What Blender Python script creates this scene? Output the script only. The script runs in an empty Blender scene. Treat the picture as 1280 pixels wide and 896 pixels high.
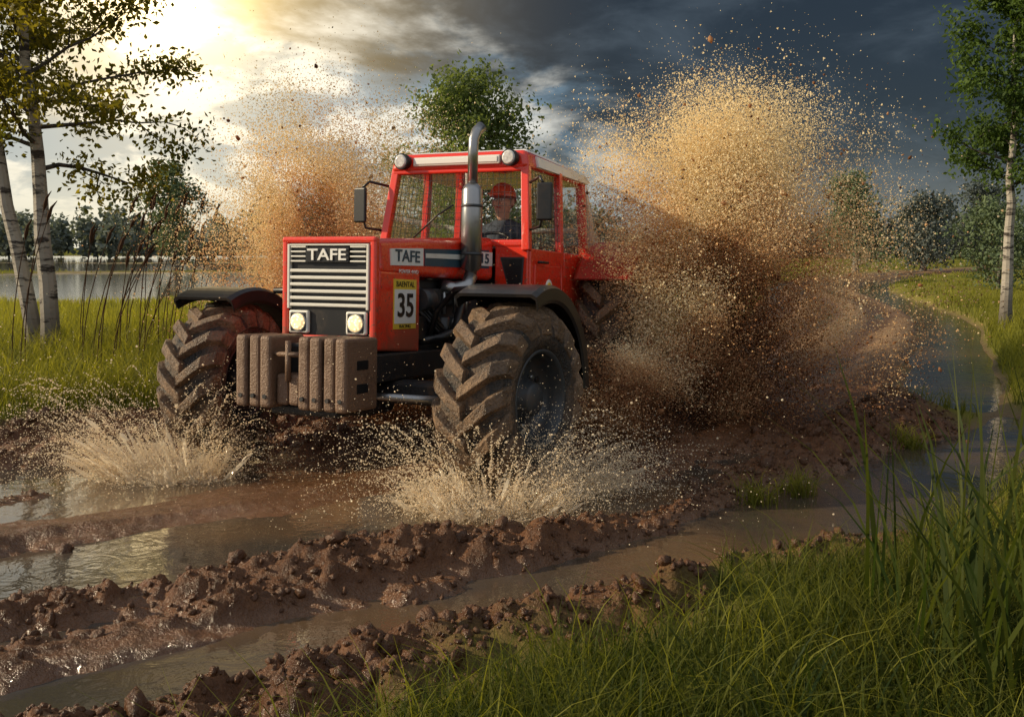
import bpy, math, random
import numpy as np
from mathutils import Vector, Matrix
random.seed(7); rng=np.random.default_rng(7)
sc=bpy.context.scene
COL=sc.collection
R=math.radians
# ---------------------------------------------------------------- materials
class NT:
    def __init__(s,tree): s.t=tree; s.n=tree.nodes; s.l=tree.links
    def new(s,typ,**k):
        n=s.n.new(typ)
        for a,b in k.items(): setattr(n,a,b)
        return n
    def put(s,sock,v):
        if isinstance(v,bpy.types.NodeSocket): s.l.new(v,sock)
        elif v is not None:
            if sock.type=='RGBA' and len(v)==3: v=(*v,1)
            sock.default_value=v
    def math(s,op,a,b=None,c=None,clamp=False):
        n=s.new('ShaderNodeMath',operation=op,use_clamp=clamp)
        s.put(n.inputs[0],a)
        if b is not None: s.put(n.inputs[1],b)
        if c is not None: s.put(n.inputs[2],c)
        return n.outputs[0]
    def mix(s,f,a,b,blend='MIX'):
        n=s.new('ShaderNodeMix',data_type='RGBA',blend_type=blend)
        s.put(n.inputs[0],f); s.put(n.inputs[6],a); s.put(n.inputs[7],b)
        return n.outputs[2]
    def noise(s,vec,scale,detail=4,rough=.5,dist=0,out=0):
        n=s.new('ShaderNodeTexNoise'); 
        if vec is not None: s.l.new(vec,n.inputs['Vector'])
        n.inputs['Scale'].default_value=scale; n.inputs['Detail'].default_value=detail
        n.inputs['Roughness'].default_value=rough; n.inputs['Distortion'].default_value=dist
        return n.outputs[out]
    def sstep(s,v,a,b,c=0.0,d=1.0):
        n=s.new('ShaderNodeMapRange',interpolation_type='SMOOTHSTEP')
        s.put(n.inputs[0],v); n.inputs[1].default_value=a; n.inputs[2].default_value=b
        n.inputs[3].default_value=c; n.inputs[4].default_value=d
        return n.outputs[0]
    def bump(s,h,strength=.3,dist=.02):
        n=s.new('ShaderNodeBump'); n.inputs['Strength'].default_value=strength
        n.inputs['Distance'].default_value=dist; s.l.new(h,n.inputs['Height']); return n.outputs[0]
    def attr(s,name,o='Fac'):
        n=s.new('ShaderNodeAttribute',attribute_name=name); return n.outputs[o]
def mat(name):
    m=bpy.data.materials.new(name); m.use_nodes=True
    nt=NT(m.node_tree); b=m.node_tree.nodes['Principled BSDF']
    return m,nt,b
def objco(nt): return nt.new('ShaderNodeTexCoord').outputs['Object']
def geo(nt): return nt.new('ShaderNodeNewGeometry').outputs['Position']
def simple(name,col,rough=.5,metal=0,dirt=.35,dcol=(.13,.075,.04),scale=6,coat=0,bump=0,lo=.5,hi=.75,low=0):
    m,nt,b=mat(name); v=objco(nt)
    n=nt.noise(v,scale,8,.65); f=nt.sstep(n,lo,hi,0,dirt)
    n2=nt.noise(v,scale*14,4,.6); sp=nt.sstep(n2,.62,.7,0,dirt)
    f=nt.math('MAXIMUM',f,sp)
    if low:
        z=nt.new('ShaderNodeSeparateXYZ'); nt.l.new(geo(nt),z.inputs[0])
        g=nt.math('MULTIPLY',nt.sstep(z.outputs[2],1.25,.75,0,1),nt.sstep(n,.38,.58,0,low))
        spl=nt.math('MULTIPLY',nt.sstep(nt.noise(v,38,3,.6),.57,.62),nt.sstep(z.outputs[2],1.75,.9,0,low))
        f=nt.math('MAXIMUM',f,nt.math('MAXIMUM',g,spl))
    nt.put(b.inputs['Base Color'],nt.mix(f,col,dcol))
    nt.put(b.inputs['Roughness'],nt.math('ADD',nt.math('MULTIPLY',f,.5),rough,clamp=True))
    b.inputs['Metallic'].default_value=metal
    nt.put(b.inputs['Coat Weight'],nt.math('MULTIPLY',nt.math('SUBTRACT',1.0,f),coat)); b.inputs['Coat Roughness'].default_value=.06
    if bump: nt.put(b.inputs['Normal'],nt.bump(n2,bump,.01))
    return m
M={}
M['red']=simple('red_paint',(.76,.034,.011),.27,0,.3,coat=.8,scale=3,lo=.52,hi=.9,low=.75)
M['redb']=simple('red_body',(.46,.025,.012),.38,0,.5,scale=4,low=.8)
M['black']=simple('black_plastic',(.012,.012,.013),.32,0,.2)
M['dark']=simple('engine_dark',(.028,.028,.03),.5,.3,.6,scale=9,bump=.3)
M['white']=simple('white_paint',(.78,.77,.73),.4,0,.1)
M['silver']=simple('silver_bar',(.72,.70,.64),.35,.1,.15,scale=9)
M['chrome']=simple('steel_pipe',(.34,.34,.34),.28,.9,.4,scale=5)
M['weight']=simple('cast_weight',(.17,.10,.062),.42,.1,.8,dcol=(.07,.034,.018),scale=7,bump=.7)
M['rim']=simple('rim_grey',(.05,.055,.06),.42,.3,.5,scale=8)
M['yellow']=simple('yellow_sticker',(.72,.5,.05),.5,0,.15)
M['navy']=simple('dark_stripe',(.03,.07,.1),.4,0,.1)
M['cloth']=simple('dark_cloth',(.05,.06,.08),.85,0,.1,bump=.5,scale=12)
M['skin']=simple('skin',(.6,.34,.23),.5,0,.1)
M['helmet']=simple('helmet_red',(.88,.14,.03),.3,0,.1,coat=.5)
M['glove']=simple('glove',(.25,.18,.13),.8,0,.1)
m,nt,b=mat('muddy_tyre'); v=objco(nt)
n=nt.noise(v,7,8,.7); n2=nt.noise(v,60,4,.6)
lug=nt.attr('lug')
f=nt.math('ADD',nt.math('MULTIPLY',lug,.5),nt.sstep(n,.38,.72,0,.8),clamp=True)
f=nt.math('MULTIPLY',f,nt.sstep(n2,.2,.5,.5,1))
mc=nt.mix(n2,(.11,.062,.035),(.32,.20,.11))
nt.put(b.inputs['Base Color'],nt.mix(f,(.018,.017,.016),mc)); nt.put(b.inputs['Roughness'],nt.sstep(n,.3,.7,.22,.65))
nt.put(b.inputs['Normal'],nt.bump(nt.math('ADD',n2,n),.8,.025)); M['tyre']=m
m,nt,b=mat('cab_glass'); nt.n.remove(b)
t=nt.new('ShaderNodeBsdfTransparent'); t.inputs[0].default_value=(.95,.97,.98,1)
g=nt.new('ShaderNodeBsdfGlossy'); g.inputs['Roughness'].default_value=.03
fr=nt.new('ShaderNodeFresnel'); mx=nt.new('ShaderNodeMixShader')
nt.l.new(nt.math('MULTIPLY',fr.outputs[0],.3),mx.inputs[0]); nt.l.new(t.outputs[0],mx.inputs[1]); nt.l.new(g.outputs[0],mx.inputs[2])
nt.l.new(mx.outputs[0],nt.n['Material Output'].inputs[0]); M['glass']=m
m,nt,b=mat('lamp_lit'); b.inputs['Emission Color'].default_value=(1,.70,.32,1); b.inputs['Base Color'].default_value=(.5,.45,.35,1)
w=nt.new('ShaderNodeTexVoronoi'); nt.l.new(objco(nt),w.inputs['Vector']); w.inputs['Scale'].default_value=55
nt.put(b.inputs['Emission Strength'],nt.sstep(w.outputs['Distance'],0,.6,3.2,.8)); M['lamp']=m
m,nt,b=mat('lamp_lens')
w=nt.new('ShaderNodeTexVoronoi'); nt.l.new(objco(nt),w.inputs['Vector']); w.inputs['Scale'].default_value=45
nt.put(b.inputs['Base Color'],nt.mix(w.outputs['Distance'],(.8,.8,.77),(.4,.4,.4))); b.inputs['Roughness'].default_value=.15
M['lens']=m
m,nt,b=mat('birch_bark'); v=objco(nt)
mp=nt.new('ShaderNodeMapping'); nt.l.new(v,mp.inputs[0]); mp.inputs['Scale'].default_value=(1.2,1.2,5)
n=nt.noise(mp.outputs[0],2.2,7,.7,.4); n2=nt.noise(v,1.8,3)
thin=nt.attr('thin'); f=nt.math('MAXIMUM',nt.sstep(n,.50,.60),nt.math('MULTIPLY',thin,1.0))
z=nt.new('ShaderNodeSeparateXYZ'); nt.l.new(v,z.inputs[0]); f=nt.math('MAXIMUM',f,nt.sstep(z.outputs[2],1.1,.1,0,.85))
nt.put(b.inputs['Base Color'],nt.mix(f,nt.mix(n2,(.46,.42,.36),(.24,.21,.17)),(.035,.026,.02)))
b.inputs['Roughness'].default_value=.8; nt.put(b.inputs['Normal'],nt.bump(n,.7,.03)); M['birch']=m
def leafmat(name,c1,c2,trans=.4,rough=.6):
    m,nt,b=mat(name)
    a=nt.attr('rnd'); c=nt.mix(a,c1,c2)
    nt.put(b.inputs['Base Color'],c); b.inputs['Roughness'].default_value=rough; b.inputs['Specular IOR Level'].default_value=.2
    tr=nt.new('ShaderNodeBsdfTranslucent'); nt.put(tr.inputs[0],nt.mix(1,c,(1.7,1.6,.8),'MULTIPLY'))
    mx=nt.new('ShaderNodeMixShader'); mx.inputs[0].default_value=trans
    nt.l.new(b.outputs[0],mx.inputs[1]); nt.l.new(tr.outputs[0],mx.inputs[2]); nt.l.new(mx.outputs[0],nt.n['Material Output'].inputs[0])
    return m
M['leaf']=leafmat('birch_leaf',(.04,.05,.010),(.21,.18,.025),.55)
M['leafr']=leafmat('birch_leaf_green',(.03,.06,.016),(.10,.16,.03))
M['leafm']=leafmat('poplar_leaf',(.065,.095,.04),(.17,.22,.07),.5)  # greens slightly lightened, so some distance haze is in the colour
M['leafd']=leafmat('distant_leaf',(.08,.12,.07),(.15,.19,.10),.2,.9)  # far foliage: haze painted in as a paler green
M['leafh']=leafmat('hazy_leaf',(.13,.155,.14),(.18,.21,.175),.2,.9)  # aerial haze painted into the leaf colour, pale left side
M['leafg']=leafmat('hazy_leaf_storm',(.08,.10,.098),(.11,.13,.125),.2,.9)  # same painted haze, greyer under the storm sky
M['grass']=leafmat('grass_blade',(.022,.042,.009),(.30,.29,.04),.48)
M['reed']=leafmat('reed_head',(.05,.025,.012),(.12,.06,.03),.2,.9)
m,nt,b=mat('mud_clod'); v=geo(nt); n=nt.noise(v,14,6,.7)
nt.put(b.inputs['Base Color'],nt.mix(n,(.03,.013,.006),(.17,.072,.028))); nt.put(b.inputs['Roughness'],nt.sstep(n,.35,.7,.18,.6)); b.inputs['Specular IOR Level'].default_value=.45
nt.put(b.inputs['Normal'],nt.bump(nt.noise(v,70,4,.6),.8,.02)); M['clod']=m
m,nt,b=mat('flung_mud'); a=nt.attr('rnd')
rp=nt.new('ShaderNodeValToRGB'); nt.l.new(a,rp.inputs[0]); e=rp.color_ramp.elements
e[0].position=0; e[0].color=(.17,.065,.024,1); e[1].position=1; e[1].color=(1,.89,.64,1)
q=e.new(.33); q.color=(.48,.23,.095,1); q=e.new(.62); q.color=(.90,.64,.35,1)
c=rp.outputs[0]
nt.put(b.inputs['Base Color'],c); b.inputs['Roughness'].default_value=.7
tr=nt.new('ShaderNodeBsdfTranslucent'); nt.put(tr.inputs[0],c); mx=nt.new('ShaderNodeMixShader'); mx.inputs[0].default_value=.5
nt.l.new(b.outputs[0],mx.inputs[1]); nt.l.new(tr.outputs[0],mx.inputs[2]); nt.l.new(mx.outputs[0],nt.n['Material Output'].inputs[0]); M['spray']=m
m,nt,b=mat('muddy_water_splash'); c=nt.mix(nt.noise(geo(nt),11),(1,.94,.80),(.95,.80,.58)); nt.put(b.inputs['Base Color'],c)
b.inputs['Roughness'].default_value=.08; b.inputs['Transmission Weight'].default_value=.25; b.inputs['IOR'].default_value=1.33
tr=nt.new('ShaderNodeBsdfTranslucent'); nt.put(tr.inputs[0],c); mx=nt.new('ShaderNodeMixShader'); mx.inputs[0].default_value=.45
nt.l.new(b.outputs[0],mx.inputs[1]); nt.l.new(tr.outputs[0],mx.inputs[2])
nt.l.new(mx.outputs[0],nt.n['Material Output'].inputs[0]); M['splash']=m

# ---------------------------------------------------------------- mesh helpers
def mesh_np(name,V,F,mats,nside,attrs=None,smooth=False,midx=None,parent=None):
    me=bpy.data.meshes.new(name); V=np.asarray(V,dtype=np.float32); F=np.asarray(F,dtype=np.int32)
    me.vertices.add(len(V)); me.vertices.foreach_set('co',V.ravel())
    me.loops.add(F.size); me.loops.foreach_set('vertex_index',F.ravel())
    me.polygons.add(len(F)); me.polygons.foreach_set('loop_start',np.arange(len(F),dtype=np.int32)*nside)
    me.polygons.foreach_set('loop_total',np.full(len(F),nside,dtype=np.int32))
    me.polygons.foreach_set('use_smooth',np.full(len(F),smooth))
    for mm in mats: me.materials.append(mm)
    if midx is not None: me.polygons.foreach_set('material_index',np.asarray(midx,dtype=np.int32))
    me.update(calc_edges=True)
    for k,a in (attrs or {}).items():
        at=me.attributes.new(k,'FLOAT','POINT'); at.data.foreach_set('value',np.asarray(a,dtype=np.float32))
    ob=bpy.data.objects.new(name,me); COL.objects.link(ob)
    if parent: ob.parent=parent
    return ob
def mesh(name,V,F,m,parent=None,bevel=0,seg=3,smooth=False):
    me=bpy.data.meshes.new(name); me.from_pydata([tuple(v) for v in V],[],F); me.update()
    ms=m if isinstance(m,list) else [m]
    for q in ms: me.materials.append(q)
    if smooth:
        for p in me.polygons: p.use_smooth=True
    ob=bpy.data.objects.new(name,me); COL.objects.link(ob)
    if parent: ob.parent=parent
    if bevel:
        bm=ob.modifiers.new('b','BEVEL'); bm.width=bevel; bm.segments=seg; bm.limit_method='ANGLE'
    return ob
def hexa(name,a,b,m,parent,bevel=.01,seg=3):
    return mesh(name,list(a)+list(b),[(3,2,1,0),(4,5,6,7),(0,1,5,4),(1,2,6,5),(2,3,7,6),(3,0,4,7)],m,parent,bevel,seg)
def box(name,x0,x1,y0,y1,z0,z1,m,parent,bevel=.008,seg=2):
    return hexa(name,[(x0,y0,z0),(x1,y0,z0),(x1,y1,z0),(x0,y1,z0)],[(x0,y0,z1),(x1,y0,z1),(x1,y1,z1),(x0,y1,z1)],m,parent,bevel,seg)
def tube_data(pts,rad,n=8,cap=True):
    pts=[Vector(p) for p in pts]; V=[];F=[]
    if not hasattr(rad,'__len__'): rad=[rad]*len(pts)
    up=None
    for i,p in enumerate(pts):
        d=(pts[min(i+1,len(pts)-1)]-pts[max(i-1,0)])
        d=d.normalized() if d.length>1e-9 else Vector((0,0,1))
        if up is None:
            up=d.orthogonal().normalized()
        else:
            up=(up-d*up.dot(d)); up=up.normalized() if up.length>1e-6 else d.orthogonal().normalized()
        s=d.cross(up)
        for k in range(n):
            a=2*math.pi*k/n; V.append(p+(up*math.cos(a)+s*math.sin(a))*rad[i])
    for i in range(len(pts)-1):
        for k in range(n):
            F.append((i*n+k,i*n+(k+1)%n,(i+1)*n+(k+1)%n,(i+1)*n+k))
    if cap:
        F.append(tuple(range(n))[::-1]); F.append(tuple((len(pts)-1)*n+k for k in range(n)))
    return V,F
def tube(name,pts,rad,m,parent,n=12):
    V,F=tube_data(pts,rad,n); ob=mesh(name,V,F,m,parent)
    for p in ob.data.polygons: p.use_smooth=len(p.vertices)==4
    return ob
def multi_tube(name,items,m,parent,n=4):
    V=[];F=[]
    for pts,r in items:
        v,f=tube_data(pts,r,n); o=len(V); V+=v; F+=[tuple(i+o for i in q) for q in f]
    return mesh(name,V,F,m,parent)
def lathe_x(name,prof,m,parent,n=48,c=(0,0,0),smooth=True):
    V=[];F=[]
    for (x,r) in prof:
        for k in range(n):
            a=2*math.pi*k/n; V.append((c[0]+x,c[1]+r*math.cos(a),c[2]+r*math.sin(a)))
    for i in range(len(prof)-1):
        for k in range(n): F.append((i*n+k,i*n+(k+1)%n,(i+1)*n+(k+1)%n,(i+1)*n+k))
    return mesh(name,V,F,m,parent,smooth=smooth)
def text(name,body,loc,rot,size,m,parent,ext=.004,sx=1,align='CENTER',off=0):
    c=bpy.data.curves.new(name,'FONT'); c.body=body; c.size=size; c.extrude=ext; c.align_x=align; c.align_y='CENTER'; c.offset=off
    c.materials.append(m); o=bpy.data.objects.new(name,c); COL.objects.link(o); o.parent=parent
    o.location=loc; o.rotation_euler=rot; o.scale=(sx,1,1); return o
def empty(name,loc=(0,0,0)):
    e=bpy.data.objects.new(name,None); COL.objects.link(e); e.location=loc; return e

# ---------------------------------------------------------------- noise (numpy)
def hsh(a,b,seed):
    k=(a*374761393+b*668265263+seed*144269504)&0xffffffff
    k=((k^(k>>13))*1274126177)&0xffffffff; k=k^(k>>16)
    return (k&0xffffff)/float(0xffffff)
def vn(x,y,seed=0):
    xi=np.floor(x).astype(np.int64); yi=np.floor(y).astype(np.int64); fx=x-xi; fy=y-yi
    fx=fx*fx*fx*(fx*(fx*6-15)+10); fy=fy*fy*fy*(fy*(fy*6-15)+10)
    h=lambda a,b:hsh(a,b,seed)
    return (h(xi,yi)*(1-fx)+h(xi+1,yi)*fx)*(1-fy)+(h(xi,yi+1)*(1-fx)+h(xi+1,yi+1)*fx)*fy
def fbm(x,y,o=4,seed=0,g=.5):
    s=0;a=1;t=0
    for i in range(o): s=s+a*vn(x*2**i+i*17.3,y*2**i-i*9.1,seed+i); t+=a; a*=g
    return s/t
def ridg(x,y,o=3,seed=0):
    s=0;a=1;t=0
    for i in range(o): s=s+a*(1-np.abs(2*vn(x*2**i+i*7.7,y*2**i+i*3.1,seed+i)-1)); t+=a; a*=.5
    return s/t
def lumps(x,y,seed):
    xi=np.floor(x).astype(np.int64); yi=np.floor(y).astype(np.int64); best=np.zeros_like(x)
    for dx in (-1,0,1):
        for dy in (-1,0,1):
            a=xi+dx;b=yi+dy; px=a+hsh(a,b,seed); py=b+hsh(a,b,seed+5); r=.3+.55*hsh(a,b,seed+9)
            d=1-((x-px)**2+(y-py)**2)/(r*r); best=np.maximum(best,np.sqrt(np.maximum(d,0))*r)
    return best
def ss(a,b,x):
    t=np.clip((x-a)/(b-a),0,1); return t*t*(3-2*t)
# ---------------------------------------------------------------- path + ground
ctrl=[(-14,-3),(-9,.6),(-5,3.5),(-2.5,5.2),(-.3,6.9),(1.8,9.4),(3.5,12.9),(5.1,16.5),(6.7,20.5),(8.6,27),(10.6,35),(15.2,46),(24,59),(34,70),(52,84),(90,100)]
pc=[]
for i in range(len(ctrl)-1):
    p0=np.array(ctrl[max(i-1,0)],float);p1=np.array(ctrl[i],float);p2=np.array(ctrl[i+1],float);p3=np.array(ctrl[min(i+2,len(ctrl)-1)],float)
    for k in range(5):
        t=k/5; pc.append(.5*((2*p1)+(-p0+p2)*t+(2*p0-5*p1+4*p2-p3)*t*t+(-p0+3*p1-3*p2+p3)*t**3))
pc.append(np.array(ctrl[-1],float)); pc=np.array(pc)
seg=pc[1:]-pc[:-1]; sl=np.linalg.norm(seg,axis=1); sc0=np.concatenate([[0],np.cumsum(sl)])
def st(x,y):
    best=np.full(x.shape,1e18); S=np.zeros_like(x); T=np.zeros_like(x)
    for i in range(len(seg)):
        dx=x-pc[i,0]; dy=y-pc[i,1]; u=seg[i]/sl[i]
        a=np.clip(dx*u[0]+dy*u[1],0,sl[i]); ex=dx-a*u[0]; ey=dy-a*u[1]; d=ex*ex+ey*ey
        k=d<best; best=np.where(k,d,best); S=np.where(k,sc0[i]+a,S)
        sg=np.sign(dx*u[1]-dy*u[0]); T=np.where(k,sg*np.sqrt(d),T)
    return S,T
PUD=[(-3.2,6.25,1.5,.36,25,.16),(-2.2,4.35,1.15,.34,33,.22),(-1.25,3.2,.65,.20,30,.15),(-.4,3.85,.7,.14,27,.11),(.55,4.75,.6,.13,35,.09),(-1.7,3.75,.5,.1,30,.08),
     (2.6,6.15,1.5,.40,32,.32),(1.75,5.2,.8,.26,38,.24),(3.9,7.6,1.5,.45,45,.28),(-1.0,5.1,1.0,.2,28,.10),(.3,5.4,.6,.13,28,.07),
     (-16,43,16,11,5,.8),(-64,150,70,35,0,.9),(-30,80,24,12,0,.7),(-5.9,5.6,1.4,.4,30,.14)]
WL=-.05
def ground(x,y):
    S,T=st(x,y)
    far=ss(6.0,10,y)*ss(-1.5,.5,x)
    wr=3.15*(1-far)+1.6*far; wl=3.1*(1-ss(7.5,12,y))+1.7*ss(7.5,12,y)
    e=(fbm(x*.9,y*.9,3,5)-.5)*1.3*(1-.5*far)
    a=np.where(T>0,T/wr,-T/wl)
    mud=1-ss(.9,1.1,a+e*.3)
    d=np.hypot(x,y)
    field=.09+(fbm(x*.25,y*.25,4,11)-.5)*.2+.03*fbm(x*2,y*2,2,3)+.3*ss(60,400,d)
    near=1-ss(10,30,y)
    rr=ridg(S*.35+3,T*1.35,3,21)
    h=-.014+.17*(rr-.62)+.04*np.sin(T*6.6+3*fbm(S*.6,T*.4,2,9))*(1-ss(9,13,y))
    c2=fbm(x*9,y*9,3,44); cl=ridg(x*3.2,y*3.2,3,33)
    lump=ss(.38,.58,fbm(S*.45,T*1.7,3,61))*.85+.15
    wob=.12*(fbm(x*5,y*5,2,90)-.5)
    L1=lumps(x*5.5+wob*8,y*5.5,1); L2=lumps(x*12,y*12+wob*12,2); L3=lumps(x*24,y*24,3)
    w=np.exp(-(((x+.6)/2.2)**2+((y-5.9)/.75)**2))
    h=h+near*lump*(.07*L1+.055*L2+.02*L3+.06*(cl-.5))*(1-.75*w)+near*.02*(c2-.5)
    h=h+.07*np.exp(-((a-.93)/.12)**2)*(.3+L1+cl*.6)*near
    h=h*(1-.6*w)-.034*w
    ch=np.exp(-((T-wr-.45)/.42)**2)*ss(8.0,10.5,y)*(1-ss(50,70,y))*(.75+.5*fbm(S*.4,T*.3,2,14))
    fr=ss(9,13,y)
    tr=fr*(.05*np.sin(T*6.0+.8*np.sin(S*.3))-.01)
    H=field*(1-mud)+(h*(1-.6*fr)+tr+.02*far)*mud-ch*.38
    for (px,py,rx,ry,an,dp) in PUD:
        c,s=math.cos(R(an)),math.sin(R(an)); dx=x-px;dy=y-py
        q=((dx*c+dy*s)/rx)**2+((-dx*s+dy*c)/ry)**2
        H=H-dp*np.exp(-q**1.3*.7)*(1+.8*(fbm(x*1.7,y*1.7,3,71)-.5))
    mud=np.clip(np.maximum(mud,ss(.02,-.05,H)*.8),0,1)
    return H,mud
def axis(a,b,step,lo,hi,gr):
    c=list(np.arange(a,b,step)); s=step; v=c[-1]
    while v<hi: s*=gr; v+=s; c.append(v)
    s=step; v=c[0]; pre=[]
    while v>lo: s*=gr; v-=s; pre.append(v)
    return np.array(pre[::-1]+c)
xs=axis(-3.2,3.2,.016,-3500,3500,1.034); ys=axis(2.4,7.0,.016,-1500,4500,1.02)
X,Y=np.meshgrid(xs,ys); H,MU=ground(X.ravel(),Y.ravel())
nx,ny=len(xs),len(ys); idx=np.arange(nx*ny).reshape(ny,nx)
F=np.stack([idx[:-1,:-1],idx[:-1,1:],idx[1:,1:],idx[1:,:-1]],-1).reshape(-1,4)
m,nt,b=mat('ground_mud_and_field'); v=geo(nt); mu=nt.attr('mud')
z=nt.new('ShaderNodeSeparateXYZ'); nt.l.new(v,z.inputs[0])
n1=nt.noise(v,1.6,7,.65); n2=nt.noise(v,18,6,.7); n3=nt.noise(v,.12,5,.6); n4=nt.noise(v,70,4,.6)
mc=nt.mix(n1,(.032,.013,.006),(.19,.078,.029)); mc=nt.mix(nt.sstep(n2,.42,.75,0,.5),mc,(.27,.125,.052))
wet=nt.sstep(z.outputs[2],-.045,.04,1,0); mc=nt.mix(nt.math('MULTIPLY',wet,.5),mc,(.21,.10,.042))
dry=nt.sstep(z.outputs[1],9,16,0,.8); mc=nt.mix(dry,mc,nt.mix(nt.sstep(z.outputs[2],-.04,.06),(.12,.055,.025),(.40,.25,.13)))
fc=nt.mix(nt.sstep(n3,.35,.65),(.08,.105,.02),(.23,.21,.045)); fc=nt.mix(nt.sstep(n1,.4,.8,0,.5),fc,(.06,.06,.02))
nt.put(b.inputs['Base Color'],nt.mix(mu,fc,mc))
ro=nt.math('ADD',nt.sstep(n2,.3,.7,.18,.48),nt.math('MULTIPLY',wet,-.15)); ro=nt.mix(mu,(.95,.95,.95),ro)
nt.put(b.inputs['Roughness'],ro); nt.put(b.inputs['Specular IOR Level'],nt.math('MULTIPLY',mu,nt.math('ADD',.36,nt.math('MULTIPLY',wet,.45))))
hh=nt.math('ADD',nt.math('MULTIPLY',n2,1.0),nt.math('MULTIPLY',n4,.4)); nt.put(b.inputs['Normal'],nt.bump(hh,.9,.035))
gr=mesh_np('ground',np.stack([X.ravel(),Y.ravel(),H],1),F,[m],4,{'mud':MU},True)
m,nt,b=mat('puddle_water'); v=geo(nt)
nt.put(b.inputs['Base Color'],nt.mix(nt.sstep(nt.noise(v,.8,4),.35,.65),(.12,.075,.042),(.05,.045,.038)))
b.inputs['Roughness'].default_value=.035; b.inputs['Specular IOR Level'].default_value=1.0
nt.put(b.inputs['Normal'],nt.bump(nt.math('ADD',nt.noise(v,5,4,.55,1.0),nt.math('MULTIPLY',nt.noise(v,24,2),.2)),.14,.03))
mesh('water',[(-400,-20,WL),(400,-20,WL),(400,600,WL),(-400,600,WL)],[(0,1,2,3)],m)

# ---------------------------------------------------------------- clods
def ico(sub):
    import bmesh
    bm=bmesh.new(); bmesh.ops.create_icosphere(bm,subdivisions=sub,radius=1)
    V=np.array([v.co[:] for v in bm.verts]); F=np.array([[v.index for v in f.verts] for f in bm.faces]); bm.free(); return V,F
def randrot(n):
    q=rng.normal(size=(n,4)); q/=np.linalg.norm(q,axis=1)[:,None]; w,x,y,z=q.T
    return np.stack([1-2*(y*y+z*z),2*(x*y-z*w),2*(x*z+y*w),2*(x*y+z*w),1-2*(x*x+z*z),2*(y*z-x*w),2*(x*z-y*w),2*(y*z+x*w),1-2*(x*x+y*y)],1).reshape(-1,3,3)
def scatter(name,tv,tf,P,S,m,attrs=None,jit=.25,smooth=True,rot=True,parent=None,mats=None):
    n=len(P); V=np.repeat(tv[None],n,0)*(1+jit*(rng.random((n,len(tv),1))-.5)*2)
    V=V*S.reshape(n,1,-1)
    if rot: V=np.einsum('nij,nkj->nki',randrot(n),V)
    V=V+P[:,None,:]; F=(tf[None]+(np.arange(n)*len(tv))[:,None,None]).reshape(-1,tf.shape[1])
    at={k:np.repeat(a,len(tv)) for k,a in (attrs or {}).items()}
    return mesh_np(name,V.reshape(-1,3),F,[m],tf.shape[1],at,smooth,parent=parent)
N=80000; cx=rng.uniform(-4.5,3.8,N); cy=rng.uniform(2.3,9,N); h,mu_=ground(cx,cy)
S_,T_=st(cx,cy); w=ss(.38,.58,fbm(S_*.45,T_*1.7,3,61))*.55+np.exp(-((np.abs(T_)-2.85)/.3)**2)*.8
k=(rng.random(N)<w)&(mu_>.45)&(h>WL-.005); cx,cy,h=cx[k],cy[k],h[k]
sz=.006*np.exp(rng.normal(0,.68,len(cx))); sz=np.clip(sz,.003,.05)
tv,tf=ico(2)
S3=sz[:,None]*rng.uniform(.55,1.4,(len(sz),3))
scatter('mud_clods',tv,tf,np.stack([cx,cy,h+sz*.25],1),S3,M['clod'],jit=.26)

# ---------------------------------------------------------------- grass
def blades(P,Hh,W,bend,rnd,nseg=4):
    n=len(P); a=rng.uniform(0,2*np.pi,n); dx=np.cos(a);dy=np.sin(a)
    b=rng.uniform(0,2*np.pi,n); wx=np.cos(b);wy=np.sin(b)
    V=np.zeros((n,(nseg+1)*2,3)); rr=np.zeros((n,(nseg+1)*2))
    for i in range(nseg+1):
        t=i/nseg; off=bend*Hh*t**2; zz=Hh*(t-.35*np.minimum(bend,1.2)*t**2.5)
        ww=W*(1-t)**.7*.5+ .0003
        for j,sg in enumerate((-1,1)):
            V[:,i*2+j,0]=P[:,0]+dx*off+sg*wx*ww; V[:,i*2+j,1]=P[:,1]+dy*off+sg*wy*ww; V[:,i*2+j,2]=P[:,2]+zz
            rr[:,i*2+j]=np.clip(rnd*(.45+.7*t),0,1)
    f=[]
    for i in range(nseg): f.append((i*2,i*2+1,i*2+3,i*2+2))
    F=(np.array(f)[None]+(np.arange(n)*(nseg+1)*2)[:,None,None]).reshape(-1,4)
    return V.reshape(-1,3),F,rr.ravel()
GV=[];GF=[];GR=[];go=0
def zone(n,x0,x1,y0,y1,h0,h1,w,r0,r1,bd=(.1,.8),mm=.35,seed=0,clump=.5):
    global go
    x=rng.uniform(x0,x1,n); y=rng.uniform(y0,y1,n)
    if y1>3*y0: y=y0*(y1/y0)**rng.random(n)
    h,mu_=ground(x,y); c=fbm(x*1.6/(1+y0/12),y*1.6/(1+y0/12),3,80+seed)
    k=(mu_<mm)&(h>WL+.005)&(rng.random(n)<(1-clump)+clump*2*ss(.35,.65,c))
    x,y,h,c=x[k],y[k],h[k],c[k]; n=len(x)
    Hh=rng.uniform(h0,h1,n)*(.6+.8*c); r=np.clip(rng.uniform(r0,r1,n)*(.4+1.2*c),0,1)
    V,F,rr=blades(np.stack([x,y,h-.01],1),Hh,w*rng.uniform(.6,1.4,n),rng.uniform(*bd,n),r)
    GV.append(V);GF.append(F+go);GR.append(rr);go+=len(V)
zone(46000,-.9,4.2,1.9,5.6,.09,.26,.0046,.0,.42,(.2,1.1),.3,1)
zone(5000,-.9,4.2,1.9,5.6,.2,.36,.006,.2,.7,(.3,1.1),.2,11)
zone(30000,2.5,9,5.2,14,.10,.32,.009,.35,1.0,(.2,1.0),.4,2)
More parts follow.
